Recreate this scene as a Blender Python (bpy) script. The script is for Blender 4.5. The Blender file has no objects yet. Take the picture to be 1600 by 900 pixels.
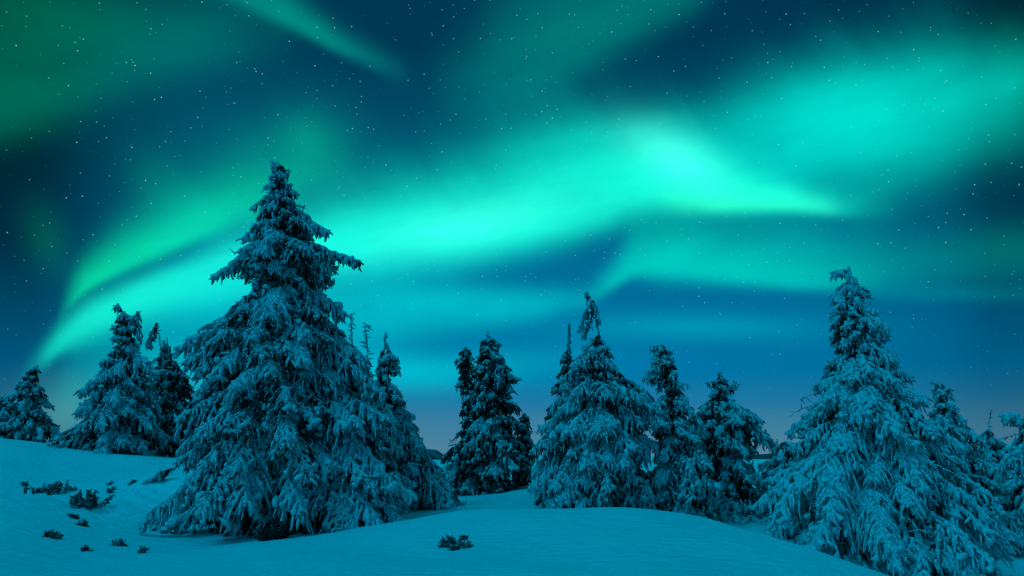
import bpy, math, random
import numpy as np
R = math.radians
SC = bpy.context.scene
COL = SC.collection
FX, CX, CY = 1067.0, 800.0, 450.0            # focal length in photo pixels (1600 x 900)
PITCH = math.atan(262/1067.0)
EYE = 1.6
cp, sp_ = math.cos(PITCH), math.sin(PITCH)

# ------------------------------------------------------------------ camera
cam = bpy.data.cameras.new('camera'); camo = bpy.data.objects.new('camera', cam); COL.objects.link(camo)
camo.location = (0, 0, EYE); camo.rotation_euler = (math.pi/2 + PITCH, 0, 0)
cam.sensor_width = 36; cam.lens = 36*FX/1600; cam.clip_end = 20000; cam.clip_start = .05
SC.camera = camo
SC.view_settings.view_transform = 'Standard'; SC.view_settings.look = 'None'
SC.view_settings.exposure = 0; SC.view_settings.gamma = 1; SC.view_settings.use_curve_mapping = False
SC.cycles.max_bounces = 5; SC.cycles.diffuse_bounces = 3; SC.cycles.glossy_bounces = 1
SC.cycles.use_denoising = True

# ------------------------------------------------------------------ night sky with aurora (world)
W = bpy.data.worlds.new('World'); SC.world = W; W.use_nodes = True
NT = W.node_tree; NT.nodes.clear()
def lin(c):
    return tuple(((v/255)/12.92 if v/255 <= .04045 else ((v/255+.055)/1.055)**2.4) for v in c)
def nd(t, **k):
    n = NT.nodes.new(t)
    for a, b in k.items(): setattr(n, a, b)
    return n
def link(a, b): NT.links.new(a, b)
def M(op, a, b=None, c=None, clamp=False):
    n = nd('ShaderNodeMath', operation=op); n.use_clamp = clamp
    for i, v in enumerate((a, b, c)):
        if v is None: continue
        if isinstance(v, (int, float)): n.inputs[i].default_value = v
        else: link(v, n.inputs[i])
    return n.outputs[0]
def vmath(op, a, b=None, s=None):
    n = nd('ShaderNodeVectorMath', operation=op)
    for i, v in enumerate((a, b)):
        if v is None: continue
        if isinstance(v, tuple): n.inputs[i].default_value = v
        else: link(v, n.inputs[i])
    if s is not None:
        if isinstance(s, (int, float)): n.inputs['Scale'].default_value = s
        else: link(s, n.inputs['Scale'])
    return n
tc = nd('ShaderNodeTexCoord')
D = vmath('NORMALIZE', tc.outputs['Generated']).outputs[0]
# soft, large scale warp of the aurora
wn = nd('ShaderNodeTexNoise'); wn.inputs['Scale'].default_value = 3.2; wn.inputs['Detail'].default_value = 1.5; link(D, wn.inputs['Vector'])
w1 = vmath('SUBTRACT', wn.outputs['Color'], (.5, .5, .5)).outputs[0]
w1 = vmath('SCALE', w1, s=.018).outputs[0]
D2 = vmath('ADD', D, w1).outputs[0]
def azel(vec):
    X = vmath('DOT_PRODUCT', vec, (1, 0, 0)).outputs['Value']
    Y = vmath('DOT_PRODUCT', vec, (0, cp, sp_)).outputs['Value']
    Z = vmath('DOT_PRODUCT', vec, (0, -sp_, cp)).outputs['Value']
    a = M('ARCTAN2', X, Y)
    h = M('SQRT', M('ADD', M('MULTIPLY', X, X), M('MULTIPLY', Y, Y)))
    return a, M('ARCTAN2', Z, h)
A_, E_ = azel(D2)
A0, E0 = azel(D)
ALIM = 1.3
AN = M('MULTIPLY_ADD', A_, 1/(2*ALIM), .5)
def px_a(x): return math.atan2(x-CX, FX)
def px_e(x, y): return math.atan2(CY-y, math.hypot(FX, x-CX))
def fcurve(src, pts, lo, hi):
    """value curve; pts (t 0..1, value) with value scaled into 0..1 by lo..hi"""
    n = nd('ShaderNodeFloatCurve'); n.inputs['Factor'].default_value = 1
    c = n.mapping.curves[0]
    n.mapping.use_clip = True
    pts = sorted(pts)
    if pts[0][0] > 0: pts = [(0.0, pts[0][1])] + pts
    if pts[-1][0] < 1: pts = pts + [(1.0, pts[-1][1])]
    q = [(t, (v-lo)/(hi-lo)) for t, v in pts]
    c.points[0].location = q[0]; c.points[1].location = q[-1]
    for t, v in q[1:-1]: c.points.new(t, v)
    for p in c.points: p.handle_type = 'AUTO_CLAMPED'
    n.mapping.update()
    link(src, n.inputs['Value'])
    return M('MULTIPLY_ADD', n.outputs[0], hi-lo, lo)
# faint leaning rays that comb the upper, fading side of the curtains
ry = nd('ShaderNodeCombineXYZ'); link(M('MULTIPLY', M('MULTIPLY_ADD', E_, .62, A_), 6.5), ry.inputs[0]); link(M('MULTIPLY', E_, 1.2), ry.inputs[1])
rn = nd('ShaderNodeTexNoise'); rn.inputs['Scale'].default_value = 1.0; rn.inputs['Detail'].default_value = 3.0; rn.inputs['Roughness'].default_value = .6; link(ry.outputs[0], rn.inputs['Vector'])
RAY = M('SUBTRACT', rn.outputs['Fac'], .5)
sn = nd('ShaderNodeTexNoise'); sn.inputs['Scale'].default_value = 5.0; sn.inputs['Detail'].default_value = 4.0; sn.inputs['Roughness'].default_value = .55
sv = nd('ShaderNodeCombineXYZ'); link(M('MULTIPLY_ADD', E_, 1.0, A_), sv.inputs[0]); link(M('MULTIPLY', M('MULTIPLY_ADD', A_, -.30, E_), 3.2), sv.inputs[1]); link(sv.outputs[0], sn.inputs['Vector'])
STREAK = M('SUBTRACT', sn.outputs['Fac'], .5)
TOTAL = None
def add_col(fac, col):
    global TOTAL
    s = vmath('SCALE', col, s=fac).outputs[0] if not isinstance(col, tuple) else None
    if s is None:
        v = nd('ShaderNodeVectorMath', operation='SCALE'); v.inputs[0].default_value = col; link(fac, v.inputs['Scale']); s = v.outputs[0]
    TOTAL = s if TOTAL is None else vmath('ADD', TOTAL, s).outputs[0]
def band(rows, col, p=1.7, gain=1.0, tex=.7):
    """rows: (x, y centre, width above, width below, intensity) in photo pixels turned into sky angles"""
    t = lambda x: px_a(x)/(2*ALIM)+.5
    ec = fcurve(AN, [(t(r[0]), px_e(r[0], r[1])) for r in rows], -.7, .9)
    k = 1/FX
    def kk(r): return k*math.cos(px_a(r[0]))
    wu = fcurve(AN, [(t(r[0]), r[2]*kk(r)) for r in rows], 0, .3)
    wl = fcurve(AN, [(t(r[0]), r[3]*kk(r)) for r in rows], 0, .3)
    aa = fcurve(AN, [(t(r[0]), r[4]) for r in rows], 0, 1.5)
    d = M('SUBTRACT', E_, ec)
    up = M('GREATER_THAN', d, 0)
    wu = M('MULTIPLY', wu, M('MULTIPLY_ADD', RAY, .75, 1.0))
    w = M('ADD', M('MULTIPLY', up, wu), M('MULTIPLY', M('SUBTRACT', 1, up), wl))
    q = M('POWER', M('DIVIDE', M('ABSOLUTE', d), M('MAXIMUM', w, .002)), M('MULTIPLY_ADD', up, p-2.5, 2.5))
    I = M('MULTIPLY', M('EXPONENT', M('MULTIPLY', q, -1)), aa)
    I = M('MULTIPLY', I, M('MAXIMUM', M('MULTIPLY_ADD', STREAK, tex, 1.0), 0))
    add_col(M('MULTIPLY', I, gain), col)
def blob(x, y, sx, sy, amp, col, rot=0):
    a0, e0 = px_a(x), px_e(x, y); k = math.cos(px_a(x))/FX
    da = M('SUBTRACT', A_, a0); de = M('SUBTRACT', E_, e0)
    c, s = math.cos(R(rot)), math.sin(R(rot))
    u = M('ADD', M('MULTIPLY', da, c/(sx*k)), M('MULTIPLY', de, s/(sx*k)))
    v = M('ADD', M('MULTIPLY', da, -s/(sy*k)), M('MULTIPLY', de, c/(sy*k)))
    g = M('EXPONENT', M('MULTIPLY', M('ADD', M('MULTIPLY', u, u), M('MULTIPLY', v, v)), -1))
    add_col(M('MULTIPLY', g, amp), col)

# base night sky by height above the horizon, darker sideways
Zw = vmath('DOT_PRODUCT', D, (0, 0, 1)).outputs['Value']
ramp = nd('ShaderNodeValToRGB'); cr = ramp.color_ramp
def sz(y): return math.sin(math.atan2(712-y, FX)*.97)
stops = [(0.0, (0, 70, 100)), (.5-.001, (66, 110, 132)), (.5, (80, 132, 158)), (.5+sz(668)/2, (62, 127, 160)), (.5+sz(630)/2, (28, 120, 164)), (.5+sz(590)/2, (0, 117, 168)),
         (.5+sz(520)/2, (0, 115, 164)), (.5+sz(400)/2, (0, 106, 150)), (.5+sz(300)/2, (0, 92, 124)),
         (.5+sz(150)/2, (0, 73, 105)), (.5+sz(0)/2, (0, 56, 84)), (1.0, (0, 50, 78))]
while len(cr.elements) > 1: cr.elements.remove(cr.elements[0])
cr.elements[0].position = stops[0][0]; cr.elements[0].color = lin(stops[0][1])+(1,)
for p, c in stops[1:]:
    e = cr.elements.new(p); e.color = lin(c)+(1,)
link(M('MULTIPLY_ADD', Zw, .5, .5), ramp.inputs['Fac'])
ACN = M('MULTIPLY_ADD', A0, 1/(2*math.pi), .5)
ta = lambda x: px_a(x)/(2*math.pi)+.5
vig = fcurve(ACN, [(0, 1.5), (.12, 1.5), (.24, 1.2), (ta(-500), .5), (ta(0), .16), (ta(100), .30), (ta(220), .62), (ta(420), .95), (ta(800), 1.0), (ta(1150), .95), (ta(1350), .75),
                   (ta(1500), .5), (ta(1600), .27), (ta(2100), .5), (.76, 1.2), (.88, 1.5), (1, 1.5)], 0, 2.5)
low = M('SUBTRACT', 1, M('MULTIPLY', M('SUBTRACT', 1, M('MULTIPLY', Zw, 4.0), clamp=True), .75))   # the side dimming fades at the horizon
vg = M('ADD', M('MULTIPLY', vig, low), M('SUBTRACT', 1, low))
add_col(vg, ramp.outputs['Color'])

CYAN = lin((22, 240, 192)); TEAL = lin((0, 236, 202)); GREEN = lin((10, 250, 158)); DGREEN = lin((0, 215, 175)); GREENY = lin((60, 255, 130))
band([(0,630,24,24,0),(40,578,20,22,.06),(70,552,22,20,.38),(120,508,28,34,.70),(180,472,28,44,.78),(260,438,26,52,.78),(340,416,34,58,.78),
      (450,390,50,60,.84),(560,372,60,58,.92),(650,364,62,54,.98),(700,362,70,54,1.0),(750,354,76,52,1.0),(850,334,86,50,.98),(950,306,86,48,.95),(1020,288,78,44,.92),
      (1060,284,66,44,.90),(1120,292,46,38,.82),(1200,304,34,27,.66),(1280,317,24,17,.40),(1330,322,24,16,.20),(1380,322,28,18,.06),(1440,318,28,20,0)], CYAN, 1.8)
blob(1050, 240, 74, 34, .30, lin((110, 255, 225)), rot=-30)
blob(730, 352, 130, 30, .14, lin((120, 255, 220)), rot=12)
band([(980,305,20,20,0),(1060,310,26,20,.22),(1150,314,24,16,.34),(1240,317,18,14,.30),(1300,323,16,13,.14),(1345,328,14,12,0)], GREENY, 1.7)
# diffuse glow above the main band
band([(500,300,60,60,0),(620,300,60,60,.09),(750,258,64,60,.18),(860,228,54,60,.25),(960,210,40,60,.24),(1040,205,34,60,.20),(1120,240,40,60,.16),(1220,270,50,40,.1),(1350,300,40,30,0)], TEAL, 1.8)
# veils below the main band
band([(60,620,40,60,0),(110,590,50,60,.10),(250,530,60,60,.22),(400,500,60,80,.28),(560,482,60,70,.32),(700,474,34,42,.36),(830,474,28,28,.28),(900,468,24,18,.15),(950,470,20,15,0)], TEAL, 2)
blob(625, 580, 170, 30, .38, lin((0, 225, 200)))
blob(330, 590, 120, 45, .25, lin((10, 215, 180)))
band([(860,490,20,18,0),(905,470,22,16,.08),(935,454,26,16,.22),(965,434,36,16,.40),(1000,414,58,22,.50),(1050,412,66,28,.52),(1120,420,74,24,.52),(1200,430,78,20,.50),(1280,438,76,18,.40),
      (1350,432,66,26,.28),(1450,412,50,40,.13),(1600,392,40,45,.12),(1750,380,40,45,0)], lin((0, 228, 165)), 1.9)
blob(1080, 512, 190, 22, .15, TEAL); blob(1500, 462, 150, 14, .07, TEAL); blob(840, 560, 120, 26, .07, TEAL)
blob(95, 640, 60, 46, .12, lin((120, 235, 160)))
blob(420, 210, 220, 70, .03, DGREEN)
# upper right cloud of light
band([(900,262,40,60,0),(1030,222,50,66,.14),(1120,198,56,80,.30),(1210,190,66,104,.56),(1320,168,72,118,.76),(1430,156,76,112,.68),(1560,140,66,92,.42),(1800,150,88,90,0)], lin((0, 236, 208)), 2.0)
blob(1610, 112, 48, 50, .22, TEAL, rot=-40)
blob(1150, 215, 70, 45, .10, TEAL)
# upper middle veil
band([(630,130,60,60,0),(720,130,70,50,.08),(800,95,100,75,.17),(900,55,110,60,.20),(1000,5,90,50,.20),(1080,-35,60,45,.18),(1180,-90,60,40,.0)], DGREEN, 2)
# top stroke
band([(250,-60,30,30,0),(350,-22,34,20,.14),(410,6,30,20,.22),(470,36,28,16,.28),(540,72,24,15,.21),(590,92,20,18,.12),(625,107,20,24,.05),(670,125,20,24,0)], DGREEN, 1.7)
# upper left patch
band([(-300,190,150,70,.12),(0,150,130,62,.15),(120,118,110,60,.13),(220,80,80,60,.12),(320,50,60,62,.10),(420,40,50,50,.05),(520,40,40,40,0)], lin((0, 228, 170)), 2)
blob(30, 0, 200, 60, .07, lin((0, 225, 150)))
# green curtain left of the great spruce
band([(80,505,20,20,0),(100,478,26,16,.10),(120,456,34,13,.36),(140,438,38,14,.52),(200,404,50,17,.58),(270,374,58,19,.54),(340,342,66,24,.46),(400,312,72,34,.36),(460,280,66,46,.22),(530,250,60,50,.10),(620,235,40,40,0)], GREEN, 1.7)
blob(78, 375, 30, 60, .06, GREEN, rot=15); blob(245, 280, 36, 50, .06, GREEN, rot=25); blob(478, 215, 38, 42, .09, GREEN, rot=20)
# stars
def stars(scale, rad, thr, amp):
    v = nd('ShaderNodeTexVoronoi'); v.inputs['Scale'].default_value = scale; link(D, v.inputs['Vector'])
    d = M('DIVIDE', v.outputs['Distance'], rad*scale)
    s = M('SUBTRACT', 1, d, clamp=True)
    sep = nd('ShaderNodeSeparateColor'); link(v.outputs['Color'], sep.inputs[0])
    br = M('POWER', sep.outputs[0], thr)
    return M('MULTIPLY', M('MULTIPLY', s, br), amp)
st = M('ADD', stars(140, .00085, 2.4, 1.15), stars(30, .0010, 2.2, 1.8))
st = M('MULTIPLY', st, M('MULTIPLY', Zw, 3.0, clamp=True))
gs = vmath('DOT_PRODUCT', TOTAL, (0, 1, 0)).outputs['Value']
st = M('MULTIPLY', st, M('SUBTRACT', 1, M('MULTIPLY', gs, 1.1, clamp=True), clamp=True))
add_col(st, (.55, .95, 1.0))
# unseen teal glow added around the zenith to brighten the snow ground
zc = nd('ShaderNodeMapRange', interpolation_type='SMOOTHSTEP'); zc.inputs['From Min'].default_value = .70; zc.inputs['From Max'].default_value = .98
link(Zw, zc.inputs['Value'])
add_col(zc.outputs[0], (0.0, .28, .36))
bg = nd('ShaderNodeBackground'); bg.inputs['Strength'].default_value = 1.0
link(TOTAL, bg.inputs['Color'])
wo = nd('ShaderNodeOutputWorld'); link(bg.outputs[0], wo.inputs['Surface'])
W.cycles.sampling_method = 'MANUAL'; W.cycles.sample_map_resolution = 512

# ------------------------------------------------------------------ moonlight
sun = bpy.data.lights.new('moon', 'SUN'); suno = bpy.data.objects.new('moon', sun); COL.objects.link(suno)
sun.energy = 1.28; sun.angle = R(30); sun.color = (0, .60, .97)
suno.rotation_euler = (R(40), 0, R(-48))

# ------------------------------------------------------------------ helpers
def P(px, py, Y):
    x, u = (px-CX)/FX, (CY-py)/FX
    d = np.array([x, cp-u*sp_, sp_+u*cp])
    return d*(Y/d[1]) + np.array([0, 0, EYE])
def tag(o, label=None, cat=None, group=None, kind=None):
    if label: o['label'] = label
    if cat: o['category'] = cat
    if group: o['group'] = group
    if kind: o['kind'] = kind
    return o
def empty(name, loc):
    o = bpy.data.objects.new(name, None); COL.objects.link(o); o.location = tuple(float(v) for v in loc); o.empty_display_size = .3
    return o
def mesh_np(name, V, quads, tris, mats, parent=None, origin=(0, 0, 0), attr=None, smooth=True):
    me = bpy.data.meshes.new(name)
    V = np.asarray(V, np.float32) - np.asarray(origin, np.float32)
    nq, nt = len(quads), len(tris)
    me.vertices.add(len(V)); me.vertices.foreach_set('co', V.ravel())
    loops = np.concatenate([np.asarray(quads, np.int32).ravel(), np.asarray(tris, np.int32).ravel()]) if nt else np.asarray(quads, np.int32).ravel()
    me.loops.add(len(loops)); me.loops.foreach_set('vertex_index', loops.astype(np.int32))
    me.polygons.add(nq+nt)
    start = np.concatenate([np.arange(nq)*4, nq*4+np.arange(nt)*3]).astype(np.int32)
    me.polygons.foreach_set('loop_start', start)
    me.update(calc_edges=True); me.validate()
    if smooth: me.polygons.foreach_set('use_smooth', np.ones(len(me.polygons), bool))
    if attr is not None:
        a = me.attributes.new('rime', 'FLOAT', 'POINT'); a.data.foreach_set('value', np.asarray(attr, np.float32))
    for m in mats: me.materials.append(m)
    o = bpy.data.objects.new(name, me); COL.objects.link(o)
    if parent: o.parent = parent
    return o

# ------------------------------------------------------------------ materials
def new_mat(name):
    m = bpy.data.materials.new(name); m.use_nodes = True
    nt = m.node_tree; b = nt.nodes['Principled BSDF']
    return m, nt, b
def noise(nt, scale, detail=3, vec=None, rough=.55):
    n = nt.nodes.new('ShaderNodeTexNoise'); n.inputs['Scale'].default_value = scale; n.inputs['Detail'].default_value = detail; n.inputs['Roughness'].default_value = rough
    if vec is not None: nt.links.new(vec, n.inputs['Vector'])
    return n.outputs['Fac']
def mth(nt, op, a, b=None, c=None, clamp=False):
    n = nt.nodes.new('ShaderNodeMath'); n.operation = op; n.use_clamp = clamp
    for i, v in enumerate((a, b, c)):
        if v is None: continue
        if isinstance(v, (int, float)): n.inputs[i].default_value = v
        else: nt.links.new(v, n.inputs[i])
    return n.outputs[0]
def mixc(nt, f, a, b):
    n = nt.nodes.new('ShaderNodeMix'); n.data_type = 'RGBA'
    nt.links.new(f, n.inputs['Factor']) if not isinstance(f, float) else None
    for s, v in ((6, a), (7, b)):
        if isinstance(v, tuple): n.inputs[s].default_value = v+(1,)
        else: nt.links.new(v, n.inputs[s])
    return n.outputs[2]
def bump(nt, b, h, strength, dist):
    n = nt.nodes.new('ShaderNodeBump'); n.inputs['Strength'].default_value = strength; n.inputs['Distance'].default_value = dist
    nt.links.new(h, n.inputs['Height']); nt.links.new(n.outputs[0], b.inputs['Normal'])
def smooth(nt, v, lo, hi):
    n = nt.nodes.new('ShaderNodeMapRange'); n.interpolation_type = 'SMOOTHSTEP'
    n.inputs['From Min'].default_value = lo; n.inputs['From Max'].default_value = hi
    nt.links.new(v, n.inputs['Value']); return n.outputs[0]
def geo_pos(nt): return nt.nodes.new('ShaderNodeNewGeometry')

def spruce_mat(name, amount, needle=(.015, .030, .026), rime=(.57, .63, .66)):
    m, nt, b = new_mat(name)
    g = geo_pos(nt)
    sep = nt.nodes.new('ShaderNodeSeparateXYZ'); nt.links.new(g.outputs['Normal'], sep.inputs[0])
    at = nt.nodes.new('ShaderNodeAttribute'); at.attribute_name = 'rime'
    n1 = noise(nt, 14, 3, g.outputs['Position'], .7); n2 = noise(nt, 1.1, 2, g.outputs['Position'])
    s = mth(nt, 'MULTIPLY_ADD', sep.outputs['Z'], .34, at.outputs['Fac'])
    s = mth(nt, 'ADD', s, mth(nt, 'MULTIPLY', mth(nt, 'SUBTRACT', n1, .5), 1.1))
    s = mth(nt, 'ADD', s, mth(nt, 'MULTIPLY', mth(nt, 'SUBTRACT', n2, .5), 1.0))
    s = mth(nt, 'ADD', s, amount)
    f = smooth(nt, s, .30, .75)
    n3 = noise(nt, 30, 2, g.outputs['Position'], .6)
    rimec = mixc(nt, smooth(nt, n3, .3, .7), tuple(v*.72 for v in rime), tuple(min(.86, v*1.2) for v in rime))
    nt.links.new(mixc(nt, f, needle, rimec), b.inputs['Base Color'])
    b.inputs['Roughness'].default_value = .85; b.inputs['Specular IOR Level'].default_value = .2
    bump(nt, b, mth(nt, 'ADD', noise(nt, 60, 2, g.outputs['Position'], .7), n1), .7, .02)
    return m
M_SPRUCE = spruce_mat('rimed spruce needles', .03)
M_SPRUCE_DARK = spruce_mat('dark spruce needles with light rime', -.22)
M_SPRUCE_HEAVY = spruce_mat('spruce needles under heavy snow', .12, rime=(.57, .63, .66))
def bark_mat():
    m, nt, b = new_mat('frosted spruce bark')
    g = geo_pos(nt)
    f = smooth(nt, noise(nt, 9, 4, g.outputs['Position'], .7), .38, .6)
    nt.links.new(mixc(nt, f, (.035, .03, .028), (.42, .47, .5)), b.inputs['Base Color']); b.inputs['Roughness'].default_value = .9
    bump(nt, b, noise(nt, 40, 3, g.outputs['Position']), .8, .02)
    return m
M_BARK = bark_mat()
def snow_mat():
    m, nt, b = new_mat('wind packed snow')
    g = geo_pos(nt)
    n1 = noise(nt, .35, 3, g.outputs['Position']); n2 = noise(nt, 7, 4, g.outputs['Position'], .65); n3 = noise(nt, 55, 2, g.outputs['Position'])
    # needle and bark litter blown onto the broken crust beside the great spruce
    vs = nt.nodes.new('ShaderNodeVectorMath'); vs.operation = 'DISTANCE'; nt.links.new(g.outputs['Position'], vs.inputs[0]); vs.inputs[1].default_value = (-8.2, 15.8, .5)
    lit = mth(nt, 'SUBTRACT', 1.0, smooth(nt, vs.outputs['Value'], 1.2, 4.2))
    spk = smooth(nt, mth(nt, 'MULTIPLY', noise(nt, 9, 5, g.outputs['Position'], .75), mth(nt, 'MULTIPLY_ADD', noise(nt, 1.1, 2, g.outputs['Position']), .6, .7)), .60, .72)
    lf = mth(nt, 'MULTIPLY', mth(nt, 'MULTIPLY', lit, spk), .75)
    nt.links.new(mixc(nt, lf, mixc(nt, smooth(nt, n1, .3, .7), (.73, .76, .81), (.80, .83, .87)), (.10, .11, .10)), b.inputs['Base Color'])
    b.inputs['Roughness'].default_value = .75; b.inputs['Specular IOR Level'].default_value = .25
    mp = nt.nodes.new('ShaderNodeMapping'); mp.inputs['Scale'].default_value = (1.0, 4.5, 1); mp.inputs['Rotation'].default_value = (0, 0, R(12))
    nt.links.new(g.outputs['Position'], mp.inputs[0])
    n4 = noise(nt, 2.2, 6, mp.outputs[0], .6)
    h = mth(nt, 'ADD', mth(nt, 'MULTIPLY', n2, .25), mth(nt, 'ADD', mth(nt, 'MULTIPLY', n3, .05), n4))
    bump(nt, b, h, 1.0, .13)
    return m
M_SNOW = snow_mat()

# ------------------------------------------------------------------ snow ground: heights from surveyed spots, smoothly joined
SPOTS = [(0,900,8),(400,900,7.6),(800,900,7.5),(1150,900,8),(0,850,10.2),(100,852,10.8),(230,849,12.2),(320,850,12.4),(420,845,12.5),(520,836,12.5),(600,826,12.6),(660,808,13),
 (740,795,13),(840,796,13),(1000,797,13),(1100,806,12.6),(1200,836,11.8),(1300,869,10.8),(1400,902,9.8),(1600,985,8),
 (900,875,9),(1100,880,9),(600,870,9.5),(300,880,9.6),
 (440,815,14.8),(350,830,14),(520,824,14.2),(420,838,13.4),(300,826,15),(560,822,15),(240,795,17),(150,790,16.5),(50,780,16),(150,757,19),(50,752,19),(225,765,18),(262,742,18.2),(300,750,18),(0,800,12.5),
 (0,684,25),(100,698,25),(200,709,25),(275,717,25),(-150,670,25),(380,725,25),
 (0,712,33),(100,722,33),(250,738,33),(-200,700,33),
 (640,802,17),(700,796,17),(760,777,21),(700,781,22),(865,757,23),(845,775,20),(900,812,17),(1000,816,17),(1100,830,16),(1200,868,15),
 (620,745,32),(700,742,34),(830,742,34),(1000,760,26),(1150,760,26),(1200,735,34),
 (1320,905,13.5),(1400,925,12.5),(1370,890,16),(1540,890,15.5),(1610,884,16),(1700,890,16),(1600,850,19),(1500,790,24),(1580,700,29),(1680,660,30),(1430,770,28),(1500,722,33)]
pts = np.array([P(*s) for s in SPOTS])
extra = [(0,0,0),(-4,2,.35),(4,2,-.2),(0,-6,.1),(-12,0,.9),(12,0,-1.2),(-14,10,1.3),(15,6,-1.6),(0,-25,-.3),(-30,-10,.8),(30,-10,-1.8)]
for k in range(24):
    a = 2*math.pi*k/24; x, y = 52*math.cos(a), 52*math.sin(a)
    extra.append((x, y, .3 if y > 0 else -.5))
pts = np.vstack([pts, np.array(extra, float)])
def phi(r): return np.where(r > 1e-6, r*r*np.log(np.maximum(r, 1e-6)), 0)
n = len(pts)
K = phi(np.linalg.norm(pts[:, None, :2]-pts[None, :, :2], axis=2)) + np.eye(n)*.6
Q = np.c_[np.ones(n), pts[:, :2]]
sol = np.linalg.solve(np.block([[K, Q], [Q.T, np.zeros((3, 3))]]), np.r_[pts[:, 2], np.zeros(3)])
def lumps(x, y):
    rough = np.exp(-(((x+8.2)/3.2)**2+((y-16.5)/3.0)**2))        # broken crust beside the great spruce
    z = .045*np.sin(x*1.3+1.7*np.sin(y*.8))*np.sin(y*1.1+.6) + .012*np.sin(x*3.1+y*1.7)
    z = z + rough*(.07*np.sin(x*5.3+2*np.sin(y*3.7))*np.sin(y*6.1+np.sin(x*4.1)) + .05*np.sin(x*11.7+y*7.3)*np.sin(y*13.1-x*5.0))
    return z
def ground(x, y):
    x = np.atleast_1d(np.asarray(x, float)); y = np.atleast_1d(np.asarray(y, float))
    out = np.zeros(len(x))
    for i in range(0, len(x), 20000):
        xs, ys = x[i:i+20000], y[i:i+20000]
        d = np.hypot(xs[:, None]-pts[None, :, 0], ys[:, None]-pts[None, :, 1])
        out[i:i+20000] = phi(d) @ sol[:n] + sol[n] + sol[n+1]*xs + sol[n+2]*ys
    r = np.hypot(x, y)
    t = np.clip((r-38)/14, 0, 1); t = t*t*(3-2*t)
    far = .15 - .0035*np.minimum(r, 900) + .35*np.sin(x*.021+1)*np.sin(y*.017)*np.clip((r-50)/60, 0, 1)*np.clip(1.6-r/500, .3, 1)
    return out*(1-t) + far*t + lumps(x, y)*np.clip(1-r/60, 0, 1)
def gz(x, y): return float(ground([x], [y])[0])

na = 720
rad = np.concatenate([[0.02], np.linspace(.4, 6, 14), np.linspace(6.1, 32, 230), np.geomspace(32.4, 90, 70), np.geomspace(95, 9000, 40)])
# denser in the part the camera looks at
aa = np.concatenate([np.linspace(-.80, .80, 560), np.linspace(.82, 2*math.pi-.82, 160)])
RR, AA = np.meshgrid(rad, aa, indexing='ij')
X, Y_ = (RR*np.sin(AA)).ravel(), (RR*np.cos(AA)).ravel()
Z = ground(X, Y_)
nr, nA = len(rad), len(aa)
i = np.arange(nr-1)[:, None]; j = np.arange(nA)[None, :]; j2 = (j+1) % nA
quads = np.stack([i*nA+j, (i+1)*nA+j, (i+1)*nA+j2, i*nA+j2], -1).reshape(-1, 4)[:, ::-1]
tag(mesh_np('snow_ground', np.c_[X, Y_, Z], quads, [], [M_SNOW]), kind='structure')

# distant dark hills
def hill(px, width, height, dist, seed):
    rng = np.random.default_rng(seed)
    c = P(px, 712, dist); nx, ny = 90, 30
    u = np.linspace(-1, 1, nx); v = np.linspace(-1, 1, ny)
    U, V = np.meshgrid(u, v)
    h = height*np.exp(-(U/.42)**2)*(1+.18*np.sin(U*7+seed)+.05*np.sin(U*23+seed*2))*np.clip(1-V**2, 0, 1) - 4.6
    xx = c[0]+U*width; yy = c[1]+V*width*.6
    q = [(a*nx+b, a*nx+b+1, (a+1)*nx+b+1, (a+1)*nx+b) for a in range(ny-1) for b in range(nx-1)]
    tag(mesh_np('distant_hill', np.c_[xx.ravel(), yy.ravel(), h.ravel()], q, [], [M_HILL]), kind='structure')
m, nt, b = new_mat('far forested hillside'); g = geo_pos(nt)
nt.links.new(mixc(nt, smooth(nt, noise(nt, .02, 4, g.outputs['Position']), .5, .75), (.03, .04, .048), (.12, .135, .15)), b.inputs['Base Color']); b.inputs['Roughness'].default_value = 1
M_HILL = m
hill(676, 52, 12.2, 700, 3); hill(655, 60, 9, 660, 8); hill(1240, 160, 13, 1000, 5); hill(-300, 500, 34, 2400, 9)

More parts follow.
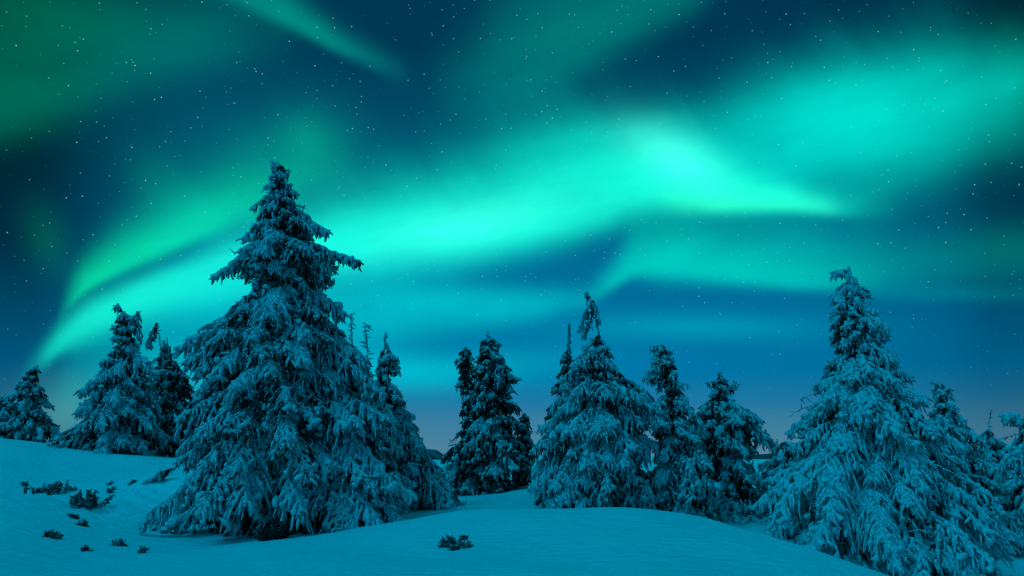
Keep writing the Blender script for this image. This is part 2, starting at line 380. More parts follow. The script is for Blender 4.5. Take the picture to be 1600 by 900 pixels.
# ------------------------------------------------------------------ spruce builder
class Spindles:
    """collects many short tapered lumpy shoots and links them as one mesh"""
    T = np.array([0., .22, .6, .9])
    RP = np.array([.55, 1., .85, .45])
    def __init__(s, rng, sides=4): s.A, s.B, s.r, s.w, s.rng, s.k = [], [], [], [], rng, sides
    def add(s, a, b, r, w):
        a = np.asarray(a, float).reshape(-1, 3); b = np.asarray(b, float).reshape(-1, 3); n = len(a)
        s.A.append(a); s.B.append(b); s.r.append(np.broadcast_to(np.asarray(r, float), (n,))); s.w.append(np.broadcast_to(np.asarray(w, float), (n,)))
    def build(s, name, mat, parent, origin):
        A = np.concatenate(s.A); B = np.concatenate(s.B); r = np.concatenate(s.r); w = np.concatenate(s.w)
        n, k, rng = len(A), s.k, s.rng
        d = B-A; L = np.linalg.norm(d, axis=1, keepdims=True); d = d/np.maximum(L, 1e-6)
        ref = np.where(np.abs(d[:, 2:3]) > .8, np.array([[1., 0, 0]]), np.array([[0, 0, 1.]]))
        e1 = np.cross(d, ref); e1 /= np.linalg.norm(e1, axis=1, keepdims=True); e2 = np.cross(d, e1)
        nrg = len(s.T)
        ph = rng.uniform(0, 6.28, n)[:, None]+np.arange(k)[None]*2*math.pi/k
        bend = rng.normal(0, .07, (n, 3))*L
        V = np.zeros((n, nrg*k+1, 3))
        for q in range(nrg):
            rr = r[:, None]*s.RP[q]*rng.uniform(.65, 1.35, (n, k))
            c = A + d*L*s.T[q] + bend*math.sin(math.pi*s.T[q])
            V[:, q*k:(q+1)*k] = c[:, None]+rr[..., None]*(np.cos(ph)[..., None]*e1[:, None]+np.sin(ph)[..., None]*e2[:, None])
        V[:, -1] = B
        base = (np.arange(n)*(nrg*k+1))[:, None, None]
        j = np.arange(k); j2 = (j+1) % k
        qd = np.concatenate([np.stack([q*k+j, q*k+j2, (q+1)*k+j2, (q+1)*k+j], -1) for q in range(nrg-1)])
        tr = np.stack([(nrg-1)*k+j, (nrg-1)*k+j2, np.full(k, nrg*k)], -1)
        qd = (base+qd[None]).reshape(-1, 4); tr = (base+tr[None]).reshape(-1, 3)
        at = np.repeat(w, nrg*k+1)
        return mesh_np(name, V.reshape(-1, 3), qd, tr, [mat], parent, origin, at)
def tube(name, path, radii, mat, parent, origin, k=9, rng=None):
    path = np.asarray(path, float); V, q = [], []
    for i_, (c, r) in enumerate(zip(path, radii)):
        for j_ in range(k):
            a = 2*math.pi*j_/k; rr = r*(1+.12*math.sin(a*3+i_*1.7))
            V.append((c[0]+rr*math.cos(a), c[1]+rr*math.sin(a), c[2]))
    for i_ in range(len(path)-1):
        for j_ in range(k): q.append((i_*k+j_, i_*k+(j_+1) % k, (i_+1)*k+(j_+1) % k, (i_+1)*k+j_))
    return mesh_np(name, V, q, [], [mat], parent, origin)
def norm(v): return v/np.maximum(np.linalg.norm(v, axis=-1, keepdims=True), 1e-9)
DOWN = np.array([0, 0, -1.])

def bough(S, rng, p0, p2, u, sag, snow, wmax=None, dens=1.0, hang=1.0, pad=0.0):
    """one spruce bough from p0 to p2: spine, side twigs, hanging shoots"""
    L = np.linalg.norm(p2-p0)
    if L < .05: return
    hv = norm((p2-p0)*np.array([1, 1, 0])); mid = p0*.5+p2*.5 + np.array([0, 0, sag*L]) + np.array([-hv[1], hv[0], 0])*rng.normal(0, .09)*L
    n_ = max(4, int(L/(.075*u)))
    t = np.linspace(0, 1, n_+1)
    C = ((1-t)**2)[:, None]*p0+(2*t*(1-t))[:, None]*mid+(t**2)[:, None]*p2
    C[1:-1] += rng.normal(0, .012*u, (n_-1, 3))
    T = norm(np.gradient(C, axis=0))
    rsp = (.045*u*(1-t*.55))[:-1]
    wsp = np.clip(.15+t[:-1]*1.0, 0, .8)*snow
    S.add(C[:-1]-T[:-1]*.01, C[1:]+T[1:]*.04*u, rsp*1.15, wsp)
    S.add(C[-1:], C[-1:]+T[-1:]*.14*u+DOWN*.05*u, .03*u, .6*snow)
    lat = norm(np.cross(T, np.array([0, 0, 1.])+0*T))
    if wmax is None: wmax = np.clip(.36*L, .10*u, .62*u)
    fw = np.minimum(t/.28, 1)*np.power(np.clip(1-t, 0, 1), .55)+.10
    for side in (-1, 1):
        l2 = wmax*fw*rng.uniform(.6, 1.25, n_+1)
        keep = (t > .12) & (rng.uniform(0, 1, n_+1) < .92*dens)
        c, TT, ll, l2k, tk = C[keep], T[keep], lat[keep]*side, l2[keep], t[keep]
        if len(c) == 0: continue
        lift = rng.uniform(-.15, .3, len(c))
        d0 = norm(ll*rng.uniform(.5, 1.0, len(c))[:, None]+TT*rng.uniform(.15, 1.1, len(c))[:, None]+rng.normal(0, .13, (len(c), 3))+np.array([0, 0, 1.])*lift[:, None])
        g_ = rng.uniform(.6, 1.35, len(c))*hang
        def Qp(s): return c+d0*(l2k*s)[:, None]+DOWN*(g_*l2k*s*s)[:, None]
        wk = np.clip(.1+tk*.9, 0, .8)*snow
        sg = (0, .35, .7, 1.0)
        for a_, b_ in zip(sg[:-1], sg[1:]):
            S.add(Qp(a_), Qp(b_+.06), .032*u*(1-.4*a_), wk+rng.normal(0, .1, len(c)))
        lump = rng.uniform(0, 1, len(c)) < .45*max(snow, 0)           # knobs of rime on some twig ends
        if lump.any():
            e_ = Qp(rng.uniform(.55, 1.0, len(c)))[lump]; dd_ = rng.normal(0, .05*u, e_.shape)
            S.add(e_-dd_, e_+dd_, rng.uniform(.04, .075, len(e_))*u, .9)
        m_ = int(np.clip(math.ceil(wmax/(.085*u)), 2, 7))
        for q in range(m_):
            s_ = (q+rng.uniform(.2, 1, len(c)))/m_
            ok = (l2k > .085*u*q*.9) & (rng.uniform(0, 1, len(c)) < dens)
            if not ok.any(): continue
            start = Qp(s_)[ok]
            tq = norm(d0+DOWN*(2*g_*s_)[:, None])[ok]
            k_ = len(start)
            dr = norm(tq*.4+rng.normal(0, .36, (k_, 3))+DOWN*rng.uniform(.6, 1.7, k_)[:, None]*hang)
            ln = rng.uniform(.11, .34, k_)*u*(1-.35*s_[ok])
            S.add(start, start+dr*ln[:, None], rng.uniform(.022, .046, k_)*u, np.clip(wk[ok]+rng.normal(0, .22, k_), -.3, 1))
    if pad > 0 and rng.uniform() < pad:                        # thick snow lying along the bough
        k_ = rng.integers(6, 14); tp = rng.uniform(.3, .95, k_); cp_ = np.stack([np.interp(tp, t, C[:, q]) for q in range(3)], 1)+np.array([0, 0, .03*u])
        tdir = np.stack([np.interp(tp, t, T[:, q]) for q in range(3)], 1)+rng.normal(0, .35, (k_, 3)); hl = rng.uniform(.06, .16, k_)[:, None]*u
        S.add(cp_-tdir*hl, cp_+tdir*hl, rng.uniform(.04, .08, k_)*u, .9)
    # shoots straight down from the spine
    k_ = n_; tt = t[1:]
    dr = norm(rng.normal(0, .25, (k_, 3))+DOWN)
    S.add(C[1:], C[1:]+dr*(rng.uniform(.1, .3, k_)*u)[:, None], .028*u, np.clip(tt-.3, -.2, .5)*snow)

def spruce(name, label, Y, axis, prof, group=None, mat=None, u=1.0, snow=1.0, lv=.17, nb=6, seed=1, boughs=(), sagr=(.10, .22), tip_bend=None, depthk=.95, droop=(.35, .75), hang=1.0, bare=.07, extras=(), tops=(), stop_py=0, pad=.26, base=.10, wide=1.0):
    """axis: trunk line (px, py) from tip to foot; prof: outline rows (py, x left, x right)"""
    rng = np.random.default_rng(seed); mat = mat or M_SPRUCE
    ax = np.array([P(px, py, Y) for px, py in axis])[::-1]                 # foot first
    foot = ax[0].copy(); foot[2] = min(gz(foot[0], Y), ax[0][2]) - .05
    ax[0][2] = foot[2]
    order = np.argsort(ax[:, 2]); ax = ax[order]
    axx = lambda z: np.interp(z, ax[:, 2], ax[:, 0])
    pr = []
    for py, xl, xr in prof:
        l, r_ = P(xl, py, Y), P(xr, py, Y); pr.append((l[2], l[0], r_[0]))
    pr = np.array(sorted(pr))
    zc_ = pr[:, 0]; mid_ = axx(zc_); pr[:, 1] = mid_+(pr[:, 1]-mid_)*wide; pr[:, 2] = mid_+(pr[:, 2]-mid_)*wide
    top = ax[-1][2]; H = top-foot[2]
    root = tag(empty(name, foot), label, 'tree', group or 'snow-laden spruces on the hillside')
    zt = np.linspace(foot[2], top, 16)
    jit = rng.normal(0, .008, (16, 2)); jit[0] = 0
    path = [(axx(z)+j_[0], Y+j_[1], z) for z, j_ in zip(zt, jit)]
    tube('trunk', path, [max(.014, .026*H*(1-(z-foot[2])/H)**.9*.55+.012) for z in zt], M_BARK, root, foot)
    S = Spindles(rng)
    z = foot[2]+base; lvl = 0
    zstop = min(top-.12, P(axis[0][0], stop_py, Y)[2])
    while z < zstop:
        f = (z-foot[2])/H
        xl, xr = np.interp(z, pr[:, 0], pr[:, 1]), np.interp(z, pr[:, 0], pr[:, 2])
        lo_ = .16*u*(1.05-.5*f)
        xl2, xr2 = np.interp(z-lo_, pr[:, 0], pr[:, 1]), np.interp(z-lo_, pr[:, 0], pr[:, 2])
        rl, rr = max(min(axx(z)-xl, axx(z)-xl2+.10)-.07, .06), max(min(xr-axx(z), xr2-axx(z)+.10)-.07, .06)
        wid = (rl+rr)/2
        cnt = int(np.clip(round(nb*(.6+wid/1.25)), 5, 17)); ul = u*(1.06-.46*f)
        a0 = lvl*2.4
        for k in range(cnt):
            a = a0+2*math.pi*(k+rng.uniform(-.3, .3))/cnt
            ca, sa = math.cos(a), math.sin(a)
            wgt = .5+.5*ca
            side = rr if ca > 0 else rl
            mean = (rl+rr)/2*depthk
            re = math.sqrt((side*ca)**2+(mean*sa)**2)
            re *= rng.uniform(.78, 1.08) if rng.uniform() > .30 else rng.uniform(.45, .78)
            isbare = rng.uniform() < bare
            k_dr = rng.uniform(*droop)*(1-.45*f)
            ze = z+rng.uniform(-.13, .13)*(1-.5*f)
            z0 = min(ze+k_dr*re, top-.05)
            ze2 = max(ze, gz(axx(z)+re*ca, Y+re*sa)+.03) if f < .25 else ze
            z0 = min(z0, zstop+.05); p0 = np.array([axx(z0), Y, z0]); p2 = np.array([axx(z)+re*ca, Y+re*sa, ze2])
            if isbare:                                          # a bough that has shed its needles: thin frosted rod with stubs
                e = p0+(p2-p0)*rng.uniform(1.0, 1.12)+np.array([0, 0, .12*re]); m_ = (p0+e)/2+np.array([0, 0, .10*re])
                tt = np.linspace(0, 1, 10)[:, None]; cc = (1-tt)**2*p0+2*tt*(1-tt)*m_+tt**2*e
                S.add(cc[:-1], cc[1:]+(cc[1:]-cc[:-1])*.1, .016*u, .55)
                sb = cc[4:].repeat(2, 0); S.add(sb, sb+rng.normal(0, .09, sb.shape)*u+DOWN*.05*u, .012*u, .5)
                continue
            bough(S, rng, p0, p2, ul*rng.uniform(.85, 1.2), rng.uniform(*sagr), snow*rng.uniform(.45, 1.2), hang=hang*rng.uniform(.8, 1.3), pad=pad)
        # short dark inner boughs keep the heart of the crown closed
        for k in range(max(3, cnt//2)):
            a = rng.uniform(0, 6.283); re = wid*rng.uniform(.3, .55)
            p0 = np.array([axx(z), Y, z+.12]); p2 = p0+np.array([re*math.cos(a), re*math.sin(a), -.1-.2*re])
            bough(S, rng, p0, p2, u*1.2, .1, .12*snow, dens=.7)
        z += lv*1.95*u*(.75+.5*rng.uniform())*(1.12-.55*f); lvl += 1
    # leader
    S2 = Spindles(rng)
    z = top-.45 if not stop_py else top-.1
    while z < top:
        a = rng.uniform(0, 6.283); r_ = .05+.22*(top-z)
        p = np.array([axx(z), Y, z]); S2.add(p, p+np.array([math.cos(a)*r_, math.sin(a)*r_, -.03-.1*rng.uniform()]), .03*u, .8*snow); z += .03
    S2.add([(axx(top-.12), Y, top-.12)], [(axx(top), Y, top+.03)], .03*u, .8)
    for tb in tops:
        q0, q1 = P(tb[0], tb[1], Y), P(tb[2], tb[3], Y); bough(S2, rng, q0, q1, tb[4] if len(tb) > 4 else .8, tb[5] if len(tb) > 5 else .15, snow*.9, wmax=tb[6] if len(tb) > 6 else .16, hang=1.3)
    S2.build('treetop', mat, root, foot)
    # boughs that stand out of the outline in the photograph: (px0, py0, px1, py1, depth offset)
    for bb in boughs:
        px0, py0, px1, py1 = bb[:4]; dy = bb[4] if len(bb) > 4 else 0
        bough(S, rng, P(px0, py0, Y), P(px1, py1, Y+dy), u, .12 if len(bb) < 6 else bb[5], snow*1.1, hang=hang, pad=pad*2)
    S.build('crown', mat, root, foot)
    for ex in extras: ex(root, foot, rng)
    return root

GB = 'snow-laden spruces standing on the hillside'
TREES = True
if TREES:
    spruce('spruce_tree', 'tallest snow-laden spruce in the foreground, with tiers of drooping boughs, left of centre', 14.6,
       [(433,252),(440,262),(436,290),(437,380),(440,500),(445,840)],
       [(250,425,440),(262,424,450),(285,408,462),(300,412,458),(320,404,470),(336,398,488),(352,388,506),(374,390,506),(384,412,474),(392,410,478),(398,380,535),(412,350,552),(430,345,545),(446,392,502),(466,390,500),(485,362,522),(512,318,540),
        (540,300,560),(555,276,572),(580,290,590),(610,302,600),(640,300,615),(660,282,618),(690,285,628),(720,270,630),(750,262,640),(790,242,648),(820,238,632),(840,235,600),(850,240,590)],
       u=1.0, base=.45, seed=11, nb=6.2, lv=.15,
       boughs=[(440,470,278,545),(440,540,296,560,-.5),(445,700,240,812,-.6),(445,720,236,842,-.8),(446,640,640,770,-.4),(450,680,600,826,-1.4),(440,620,380,780,-1.9),(445,690,560,838,-1.6),(440,660,330,800,-1.8),
               (445,440,540,490),(440,345,512,360),(440,345,384,372)], tops=[(440,388,562,408,.85,.14,.26),(440,386,334,430,.9,.16,.3),(440,392,520,420,.85,.14,.3),(440,392,380,425,.85,.14,.3),(436,268,426,254,.8,.1,.1),(437,275,450,268,.7,.1,.1),(438,290,462,300,.8,.1,.15),(437,300,396,322,.8,.1,.15)])
    spruce('spruce_tree', 'wide snowy spruce close behind the right flank of the tallest spruce', 18.0,
       [(602,520),(600,560),(598,620),(610,800)],
       [(518,596,606),(540,594,616),(572,590,626),(590,590,612),(620,560,634),(660,540,652),(700,530,664),(720,520,672),(750,520,692),(780,520,712),(803,530,720)],
       group=None, u=1.05, wide=1.14, stop_py=560, seed=12, nb=6, snow=.95, mat=M_SPRUCE, boughs=[(610,700,718,803,-.6),(610,640,662,700)], tops=[(602,542,624,580,.8,.2,.2),(601,545,590,575,.7,.2,.15),(600,530,608,545,.5,.2,.1)])
    spruce('spruce_tree', 'spruce on the left crest whose bent top carries two drooping snowy tufts', 25.5,
       [(184,474),(194,488),(197,520),(192,600),(190,715)],
       [(472,182,192),(490,184,214),(505,180,226),(520,176,214),(548,162,214),(560,158,222),(578,160,236),(585,140,240),(610,130,236),(640,110,246),(670,98,252),(700,88,256),(725,86,256)],
       u=1.25, wide=1.05, stop_py=497, seed=13, nb=6, snow=1.0, lv=.18, boughs=[(196,548,243,580,-.2),(192,620,90,694,-.3)], tops=[(194,490,180,478,.9,.2),(196,506,217,488,.9,.1,.2),(214,487,220,530,1.0,.1,.25),(197,502,180,516,.9,.2,.2),(196,515,195,488,.8,.0,.1)])
    spruce('spruce_tree', 'darker spruce with bare stems at its top, between crest spruce and tallest spruce', 28,
       [(256,532),(262,560),(266,620),(270,735)],
       [(530,254,262),(552,246,270),(575,236,282),(600,234,296),(640,228,306),(680,226,312),(735,224,316)],
       u=1.35, wide=1.1, seed=14, nb=6, snow=.55, lv=.19, boughs=[(262,560,292,590)])
    spruce('spruce_tree', 'small spruce near the left edge with a narrow top leaning over the snow crest', 31,
       [(60,571),(48,582),(46,620),(44,700)],
       [(570,50,64),(585,40,62),(600,26,66),(620,22,74),(640,16,78),(660,16,84),(690,12,84),(710,10,86)],
       u=1.4, wide=1.1, seed=15, nb=6, snow=.75, lv=.19)
    spruce('spruce_tree', 'low bushy spruce cut by the left edge of the photo', 32,
       [(6,618),(2,640),(0,705)], [(618,2,10),(630,-14,22),(650,-30,36),(690,-40,44),(710,-40,46)],
       u=1.4, wide=1.15, seed=16, nb=6, snow=.6, lv=.19)
    GD = 'dark spruces of the middle clump'
    spruce('spruce_tree', 'tall dark green spruce with little snow in the middle of the row', 23,
       [(762,518),(764,560),(768,640),(765,782)],
       [(516,758,766),(536,750,786),(556,742,790),(570,742,806),(600,738,806),(622,730,806),(645,722,818),(680,716,826),(700,702,826),(730,696,830),(755,692,826),(775,720,800),(785,735,780)],
       mat=M_SPRUCE_DARK, u=1.15, wide=1.06, seed=17, nb=6.4, snow=.95, lv=.17, boughs=[(765,690,690,752,-.3),(765,575,808,590)])
    spruce('spruce_tree', 'slim dark spruce leaning against the left side of the tall dark spruce', 23.6,
       [(727,541),(726,580),(735,640),(742,775)],
       [(540,722,732),(555,712,738),(575,708,742),(592,712,746),(620,714,750),(650,716,758),(700,702,765),(740,696,770),(775,700,770)],
       mat=M_SPRUCE_DARK, u=1.15, wide=1.06, seed=18, nb=5.5, snow=.85, lv=.17)
    spruce('spruce_tree', 'short dark spruce at the right foot of the tall dark spruce', 23.8,
       [(820,646),(820,680),(815,775)],
       [(646,814,824),(665,808,832),(690,800,838),(720,796,840),(750,800,832),(772,800,820)],
       mat=M_SPRUCE_DARK, u=1.15, wide=1.1, seed=19, nb=5.5, snow=.8, lv=.17)
    spruce('spruce_tree', 'broad snowy spruce with a bare neck and one tufted drooping tip', 18.2,
       [(919,463),(928,480),(936,522),(932,600),(930,805)],
       [(528,926,944),(545,910,950),(560,890,962),(590,872,964),(610,878,972),(618,870,1010),(630,862,1028),(650,856,1030),(690,846,1026),(720,832,1020),(750,832,1020),(775,846,1025),(805,840,1030)],
       u=1.05, wide=1.1, stop_py=524, seed=20, nb=6.2, snow=1.05, lv=.16,
       boughs=[(935,600,1026,632,-.2),(935,570,878,592),(930,680,836,735,-.2),(930,700,850,800,-.8),(930,700,905,800,-1.2)], tops=[(927,470,905,512,.9,.2,.25),(927,472,936,500,.9,.2,.2),(922,466,916,458,.6),(928,490,912,520,.8,.2,.2)])
    spruce('spruce_tree', 'narrow snowy spruce whose top curls to the left', 18.6,
       [(1032,540),(1042,570),(1052,640),(1060,820)],
       [(535,1022,1042),(550,1024,1052),(575,1012,1056),(590,1008,1056),(605,1030,1078),(640,1026,1086),(660,1028,1096),(700,1016,1104),(740,1008,1112),(780,1010,1120),(820,1015,1125)],
       u=1.05, wide=1.15, seed=21, nb=5.8, snow=1.05, lv=.16, boughs=[(1042,565,1008,588),(1050,610,1094,662,-.2)], tops=[(1034,546,1018,540,.8,.2,.1),(1038,556,1010,584,.8,.2,.2)])
    spruce('spruce_tree', 'snowy spruce with a thin spiky top and a long bough reaching right', 20,
       [(1125,579),(1127,610),(1134,680),(1140,840)],
       [(580,1122,1130),(598,1110,1136),(612,1112,1144),(634,1094,1150),(645,1094,1176),(670,1092,1196),(690,1090,1208),(700,1090,1188),(740,1086,1184),(790,1084,1196),(840,1080,1200)],
       u=1.1, wide=1.12, seed=22, nb=5.8, snow=.85, lv=.17, boughs=[(1130,640,1212,694,-.2),(1127,600,1108,596,0,.05),(1127,608,1150,600,0,.02),(1130,634,1094,642)])
    spruce('spruce_tree', 'great broad spruce under heavy snow at the right with a hooked top', 14.2,
       [(1336,434),(1334,450),(1326,480),(1335,560),(1350,700),(1360,900)],
       [(428,1318,1340),(450,1302,1348),(470,1304,1368),(500,1298,1376),(520,1300,1386),(545,1302,1388),(560,1300,1400),(590,1280,1420),(610,1262,1438),(640,1252,1450),(665,1242,1466),(700,1236,1486),(740,1222,1506),
        (780,1206,1530),(820,1196,1545),(860,1188,1560),(900,1186,1565)],
       u=1.0, mat=M_SPRUCE_HEAVY, pad=.55, wide=1.04, stop_py=446, seed=23, nb=6.4, snow=1.15, lv=.145,
       boughs=[(1350,600,1298,800,-1.6),(1350,600,1440,760,-1.5),(1340,560,1385,600,-.6),(1355,700,1530,880,-1.0),(1350,640,1210,810,-.8),(1350,660,1400,860,-1.9),(1350,580,1345,650,-1.2),(1350,700,1270,850,-1.6),(1355,720,1480,880,-1.7),(1326,500,1382,548,-.2)], tops=[(1336,452,1326,422,.8,.1,.08),(1328,424,1304,424,.9,.12,.08),(1334,440,1342,452,.8,.1,.12),(1330,450,1302,462,.9,.2,.2),(1335,455,1352,480,.9,.2,.2)])
    spruce('spruce_tree', 'snowy spruce with a tip bent left, behind the right shoulder of the great right-hand spruce', 17.5,
       [(1452,594),(1466,596),(1476,630),(1485,700),(1500,880)],
       [(592,1458,1474),(610,1462,1486),(640,1460,1494),(665,1450,1512),(700,1450,1530),(740,1450,1545),(790,1450,1560),(880,1450,1572)],
       u=1.05, mat=M_SPRUCE_HEAVY, pad=.55, wide=1.2, seed=24, nb=5.8, snow=1.0, lv=.16)
    spruce('spruce_tree', 'snow-plastered spruce cut by the right edge of the photo', 17.8,
       [(1612,650),(1614,700),(1618,870)],
       [(650,1600,1624),(680,1585,1640),(720,1572,1655),(760,1566,1665),(800,1562,1680),(870,1558,1690)],
       u=1.05, mat=M_SPRUCE_HEAVY, pad=.55, wide=1.3, seed=25, nb=5.8, snow=1.1, lv=.16, boughs=[(1612,680,1570,742),(1612,660,1566,650,.5,.1)])
    spruce('spruce_sapling', 'low snow-buried spruce at the left foot of the great right-hand spruce', 19.5,
       [(1226,690),(1228,720),(1230,840)],
       [(690,1222,1232),(700,1205,1250),(720,1196,1262),(760,1190,1270),(830,1186,1275)],
       u=1.05, mat=M_SPRUCE_HEAVY, pad=.55, wide=1.25, seed=26, nb=5.5, snow=1.1, lv=.16)
    spruce('spruce_sapling', 'snowy young spruce in the gap right of the great right-hand spruce', 20,
       [(1545,668),(1546,700),(1548,860)],
       [(668,1540,1550),(690,1532,1560),(720,1525,1568),(760,1520,1572),(860,1510,1580)],
       u=1.05, mat=M_SPRUCE_HEAVY, pad=.55, wide=1.5, seed=27, nb=5.5, snow=1.1, lv=.16)

# slim frosted stems poking up between the trees
def stem(label, Y, axis, dens, seed, name='dead_spruce', tuft=None, ln=.12):
    rng = np.random.default_rng(seed)
    ax = np.array([P(px, py, Y) for px, py in axis])[::-1]
    foot = ax[0].copy(); foot[2] = gz(foot[0], Y)-.05; ax = np.vstack([foot, ax[0:]]) if ax[0][2] > foot[2]+.1 else ax
    root = tag(empty(name, foot), label, 'tree', 'slim frosted stems between the spruces')
    zs = np.linspace(foot[2], ax[-1][2], 14); xs = np.interp(zs, ax[:, 2], ax[:, 0])
    tube('trunk', np.c_[xs, np.full(14, Y), zs], np.linspace(.05, .014, 14), M_BARK, root, foot, k=6)
    S = Spindles(rng)
    z = ax[-1][2]-1.6
    while z < ax[-1][2]:
        x = np.interp(z, ax[:, 2], ax[:, 0]); a = rng.uniform(0, 6.283); l = ln*rng.uniform(.4, 1.3)
        p = np.array([x, Y, z]); S.add(p, p+np.array([math.cos(a)*l, math.sin(a)*l, rng.uniform(-.6, .3)*l]), .022, .7)
        z += 1/dens
    if tuft:
        for t_ in tuft: bough(S, rng, P(t_[0], t_[1], Y), P(t_[2], t_[3], Y), 1.1, .2, .9)
    S.build('crown', M_SPRUCE, root, foot)
stem('bare frosted stem rising left of its two neighbours behind the tallest spruce', 19, [(548,490),(550,530),(556,700)], 24, 31)
stem('middle one of three frosted stems behind the right side of the tallest spruce', 19.3, [(570,505),(574,545),(580,700)], 30, 32, ln=.2)
stem('bare upright stem standing in the dark spruce top between crest spruce and tallest spruce', 27.5, [(247,516),(254,560),(262,690)], 20, 33, tuft=[(246,505,232,540)])
stem('hair-thin dead stem leaning beside the bare stem left of the tallest spruce', 27.8, [(261,528),(266,570),(268,690)], 12, 34)
spruce('spruce_tree', 'dark spruce with a bare spike, half hidden left of the broad tufted spruce', 20.5,
       [(889,505),(888,560),(886,780)],
       [(560,880,898),(575,866,902),(610,862,910),(660,850,918),(720,840,925),(780,830,930)],
       mat=M_SPRUCE_DARK, u=1.05, wide=1.05, stop_py=558, seed=35, nb=5.6, snow=.9, lv=.17, tops=[(889,560,889,507,.5,.0,.06),(889,545,876,564,.6,.2,.1)])
stem('short frosted post-like stem right of the long-boughed spruce', 22, [(1214,686),(1215,720),(1216,780)], 20, 36)
stem('thin bare twig standing above the gap at the right edge', 21, [(1549,640),(1544,670),(1544,800)], 8, 37)

# ------------------------------------------------------------------ dwarf pines and twigs breaking through the snow
m, nt, b = new_mat('dark dwarf pine needles'); g = geo_pos(nt)
at = nt.nodes.new('ShaderNodeAttribute'); at.attribute_name = 'rime'
f = smooth(nt, mth(nt, 'ADD', mth(nt, 'SUBTRACT', noise(nt, 25, 3, g.outputs['Position'], .7), .18), at.outputs['Fac']), .35, .6)
nt.links.new(mixc(nt, f, (.012, .02, .018), (.4, .45, .48)), b.inputs['Base Color']); b.inputs['Roughness'].default_value = .85
M_SHRUB = m
def hit(px, py):
    """where the sight line of a photo spot meets the snow"""
    Ys = np.linspace(6, 34, 1400)
    q = np.array([P(px, py, y) for y in Ys]); z = ground(q[:, 0], q[:, 1])
    k = np.argmax(q[:, 2] < z); return q[k] if q[k, 2] < z[k] else P(px, py, 15)
def shrub(name, label, px, py, w, h, n_, seed, cat='shrub', group=None, r=.03, lay=0.5):
    rng = np.random.default_rng(seed)
    c = hit(px, py); c[2] = gz(c[0], c[1]); k = c[1]/FX; w, h = w*k*.8, h*k
    S = Spindles(rng)
    for q in range(n_):
        x0 = rng.uniform(-.5, .5)*w; y0 = rng.normal(0, .38)*min(w, .8)
        x, y = c[0]+x0, c[1]+y0; z = gz(x, y)
        hh = h*(1-(2*x0/w)**2*.6)*rng.uniform(.35, 1.05)
        e = np.array([x+rng.normal(0, lay*.6)*h, y+rng.normal(0, .3)*h, z+hh]); s_ = np.array([x, y, z-.03])
        S.add(s_, e, .012, .0)
        for t_ in np.linspace(.35, 1, 5):
            p = s_+(e-s_)*t_; d_ = norm(rng.normal(0, 1, (4, 3))+np.array([0, 0, .25]))
            S.add(np.repeat(p[None], 4, 0), p+d_*rng.uniform(.05, .11, (4, 1)), r*.5, rng.uniform(-.1, .22))
    S.add([(c[0]-w*.55, c[1], gz(c[0]-w*.55, c[1])-.04)], [(c[0]+w*.55, c[1], gz(c[0]+w*.55, c[1])-.04)], .05, 0)
    return tag(S.build(name, M_SHRUB, None, (0, 0, 0)), label, cat, group)
def recentre(o):
    v = np.empty(len(o.data.vertices)*3, np.float32); o.data.vertices.foreach_get('co', v); v = v.reshape(-1, 3)
    c = v.mean(0); c[2] = v[:, 2].min(); o.data.vertices.foreach_set('co', (v-c).ravel()); o.location = tuple(float(q) for q in c); o.data.update()
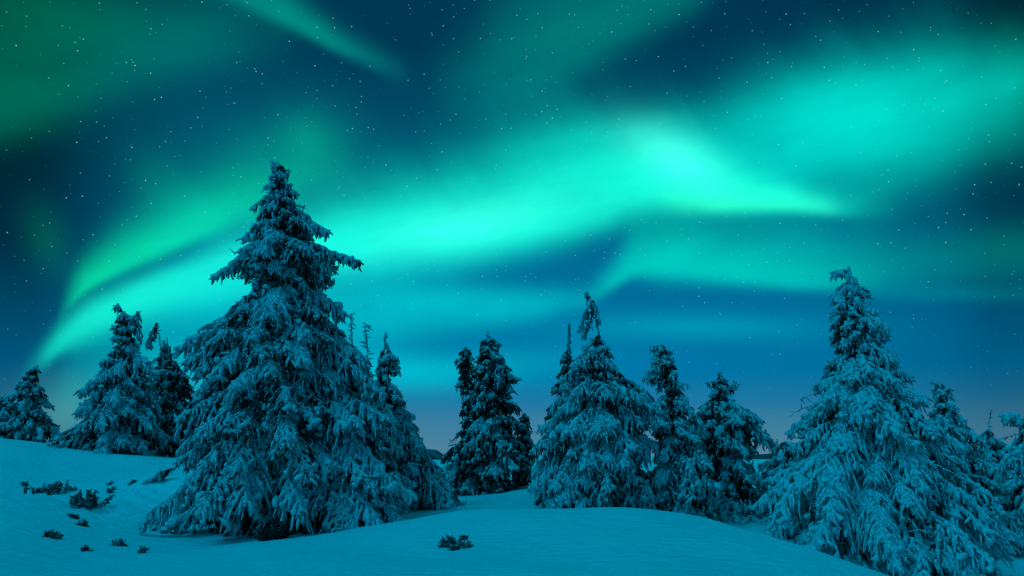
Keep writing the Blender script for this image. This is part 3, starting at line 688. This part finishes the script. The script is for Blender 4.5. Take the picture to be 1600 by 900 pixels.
SH = [('dwarf_pine', 'widest dark dwarf pine breaking through the snow at the left', 77, 769, 46, 24, 34),
      ('dwarf_pine', 'rounded dark dwarf pine halfway between the widest dwarf pine and the tallest spruce', 138, 792, 40, 36, 44),
      ('dwarf_pine', 'small dark upright shrub at the far left of the snow slope', 38, 760, 6, 11, 6),
      ('dwarf_pine', 'small dark tuft right of the rounded dwarf pine', 171, 770, 10, 9, 8),
      ('fallen_twig', 'thin flat twig on the snow above the small dark tuft', 168, 758, 16, 3, 5),
      ('fallen_twig', 'short slanting twig between the two largest dwarf pines', 112, 766, 11, 4, 4),
      ('fallen_twig', 'lone twig tip near the branch beside the tallest spruce', 209, 754, 6, 5, 3),
      ('dwarf_pine', 'forked dark sprig in the lower left snow', 83, 840, 22, 9, 10),
      ('dwarf_pine', 'flat dark sprig below the rounded dwarf pine', 128, 822, 13, 6, 7),
      ('dwarf_pine', 'half-buried pale sprig just under the rounded dwarf pine', 118, 811, 18, 6, 6),
      ('dwarf_pine', 'low dark sprig on the front snow rim left of the tallest spruce', 184, 853, 22, 7, 9),
      ('dwarf_pine', 'single dark sprig nearest the camera, below the foot of the tallest spruce', 225, 864, 9, 4, 5),
      ('fallen_twig', 'tiny twig flush with the snow in front of the forked sprig', 133, 861, 7, 2, 3),
      ('dwarf_pine', 'ragged dark dwarf pine in the open snow right of the tallest spruce', 709, 854, 66, 10, 20),
      ('spruce_seedling', 'small snowy spruce shoot in front of the tallest spruce trunk', 436, 842, 34, 26, 22),
      ('spruce_seedling', 'sparse spruce shoot by the right front boughs of the tallest spruce', 515, 820, 16, 34, 14)]
SH = [(a, b, c, d+(3 if d > 890 else 0), e*(.75 if d > 805 and 'seed' not in a else 1), f*(.62 if 'seed' not in a else 1), max(3, int(g_*(.62 if 'seed' not in a else 1)))) for a, b, c, d, e, f, g_ in SH]
for i_, (nm, lb, px, py, w, h, n_) in enumerate(SH):
    o = shrub(nm, lb, px, py, w, h, n_, 60+i_, group='spruce shoots by the tallest spruce' if 'seed' in nm else 'twigs lying on the snow' if 'twig' in nm else 'dwarf pines breaking through the snow', cat='seedling' if 'seed' in nm else 'twig' if 'twig' in nm else 'shrub', lay=.5)
    if 'seed' in nm: o.data.materials[0] = M_SPRUCE
    recentre(o)
# spruce branch lying out of the snow left of the great spruce
rng = np.random.default_rng(99); S = Spindles(rng)
a = hit(268, 752); bpt = hit(224, 757)
a[2] += .30; bpt[2] += .06
bough(S, rng, a, bpt, .6, .12, 1.0, wmax=.16)
o = tag(S.build('fallen_branch', M_SPRUCE, None, (0, 0, 0)), 'low spruce branch poking from the drift left of the tallest spruce', 'branch'); recentre(o)
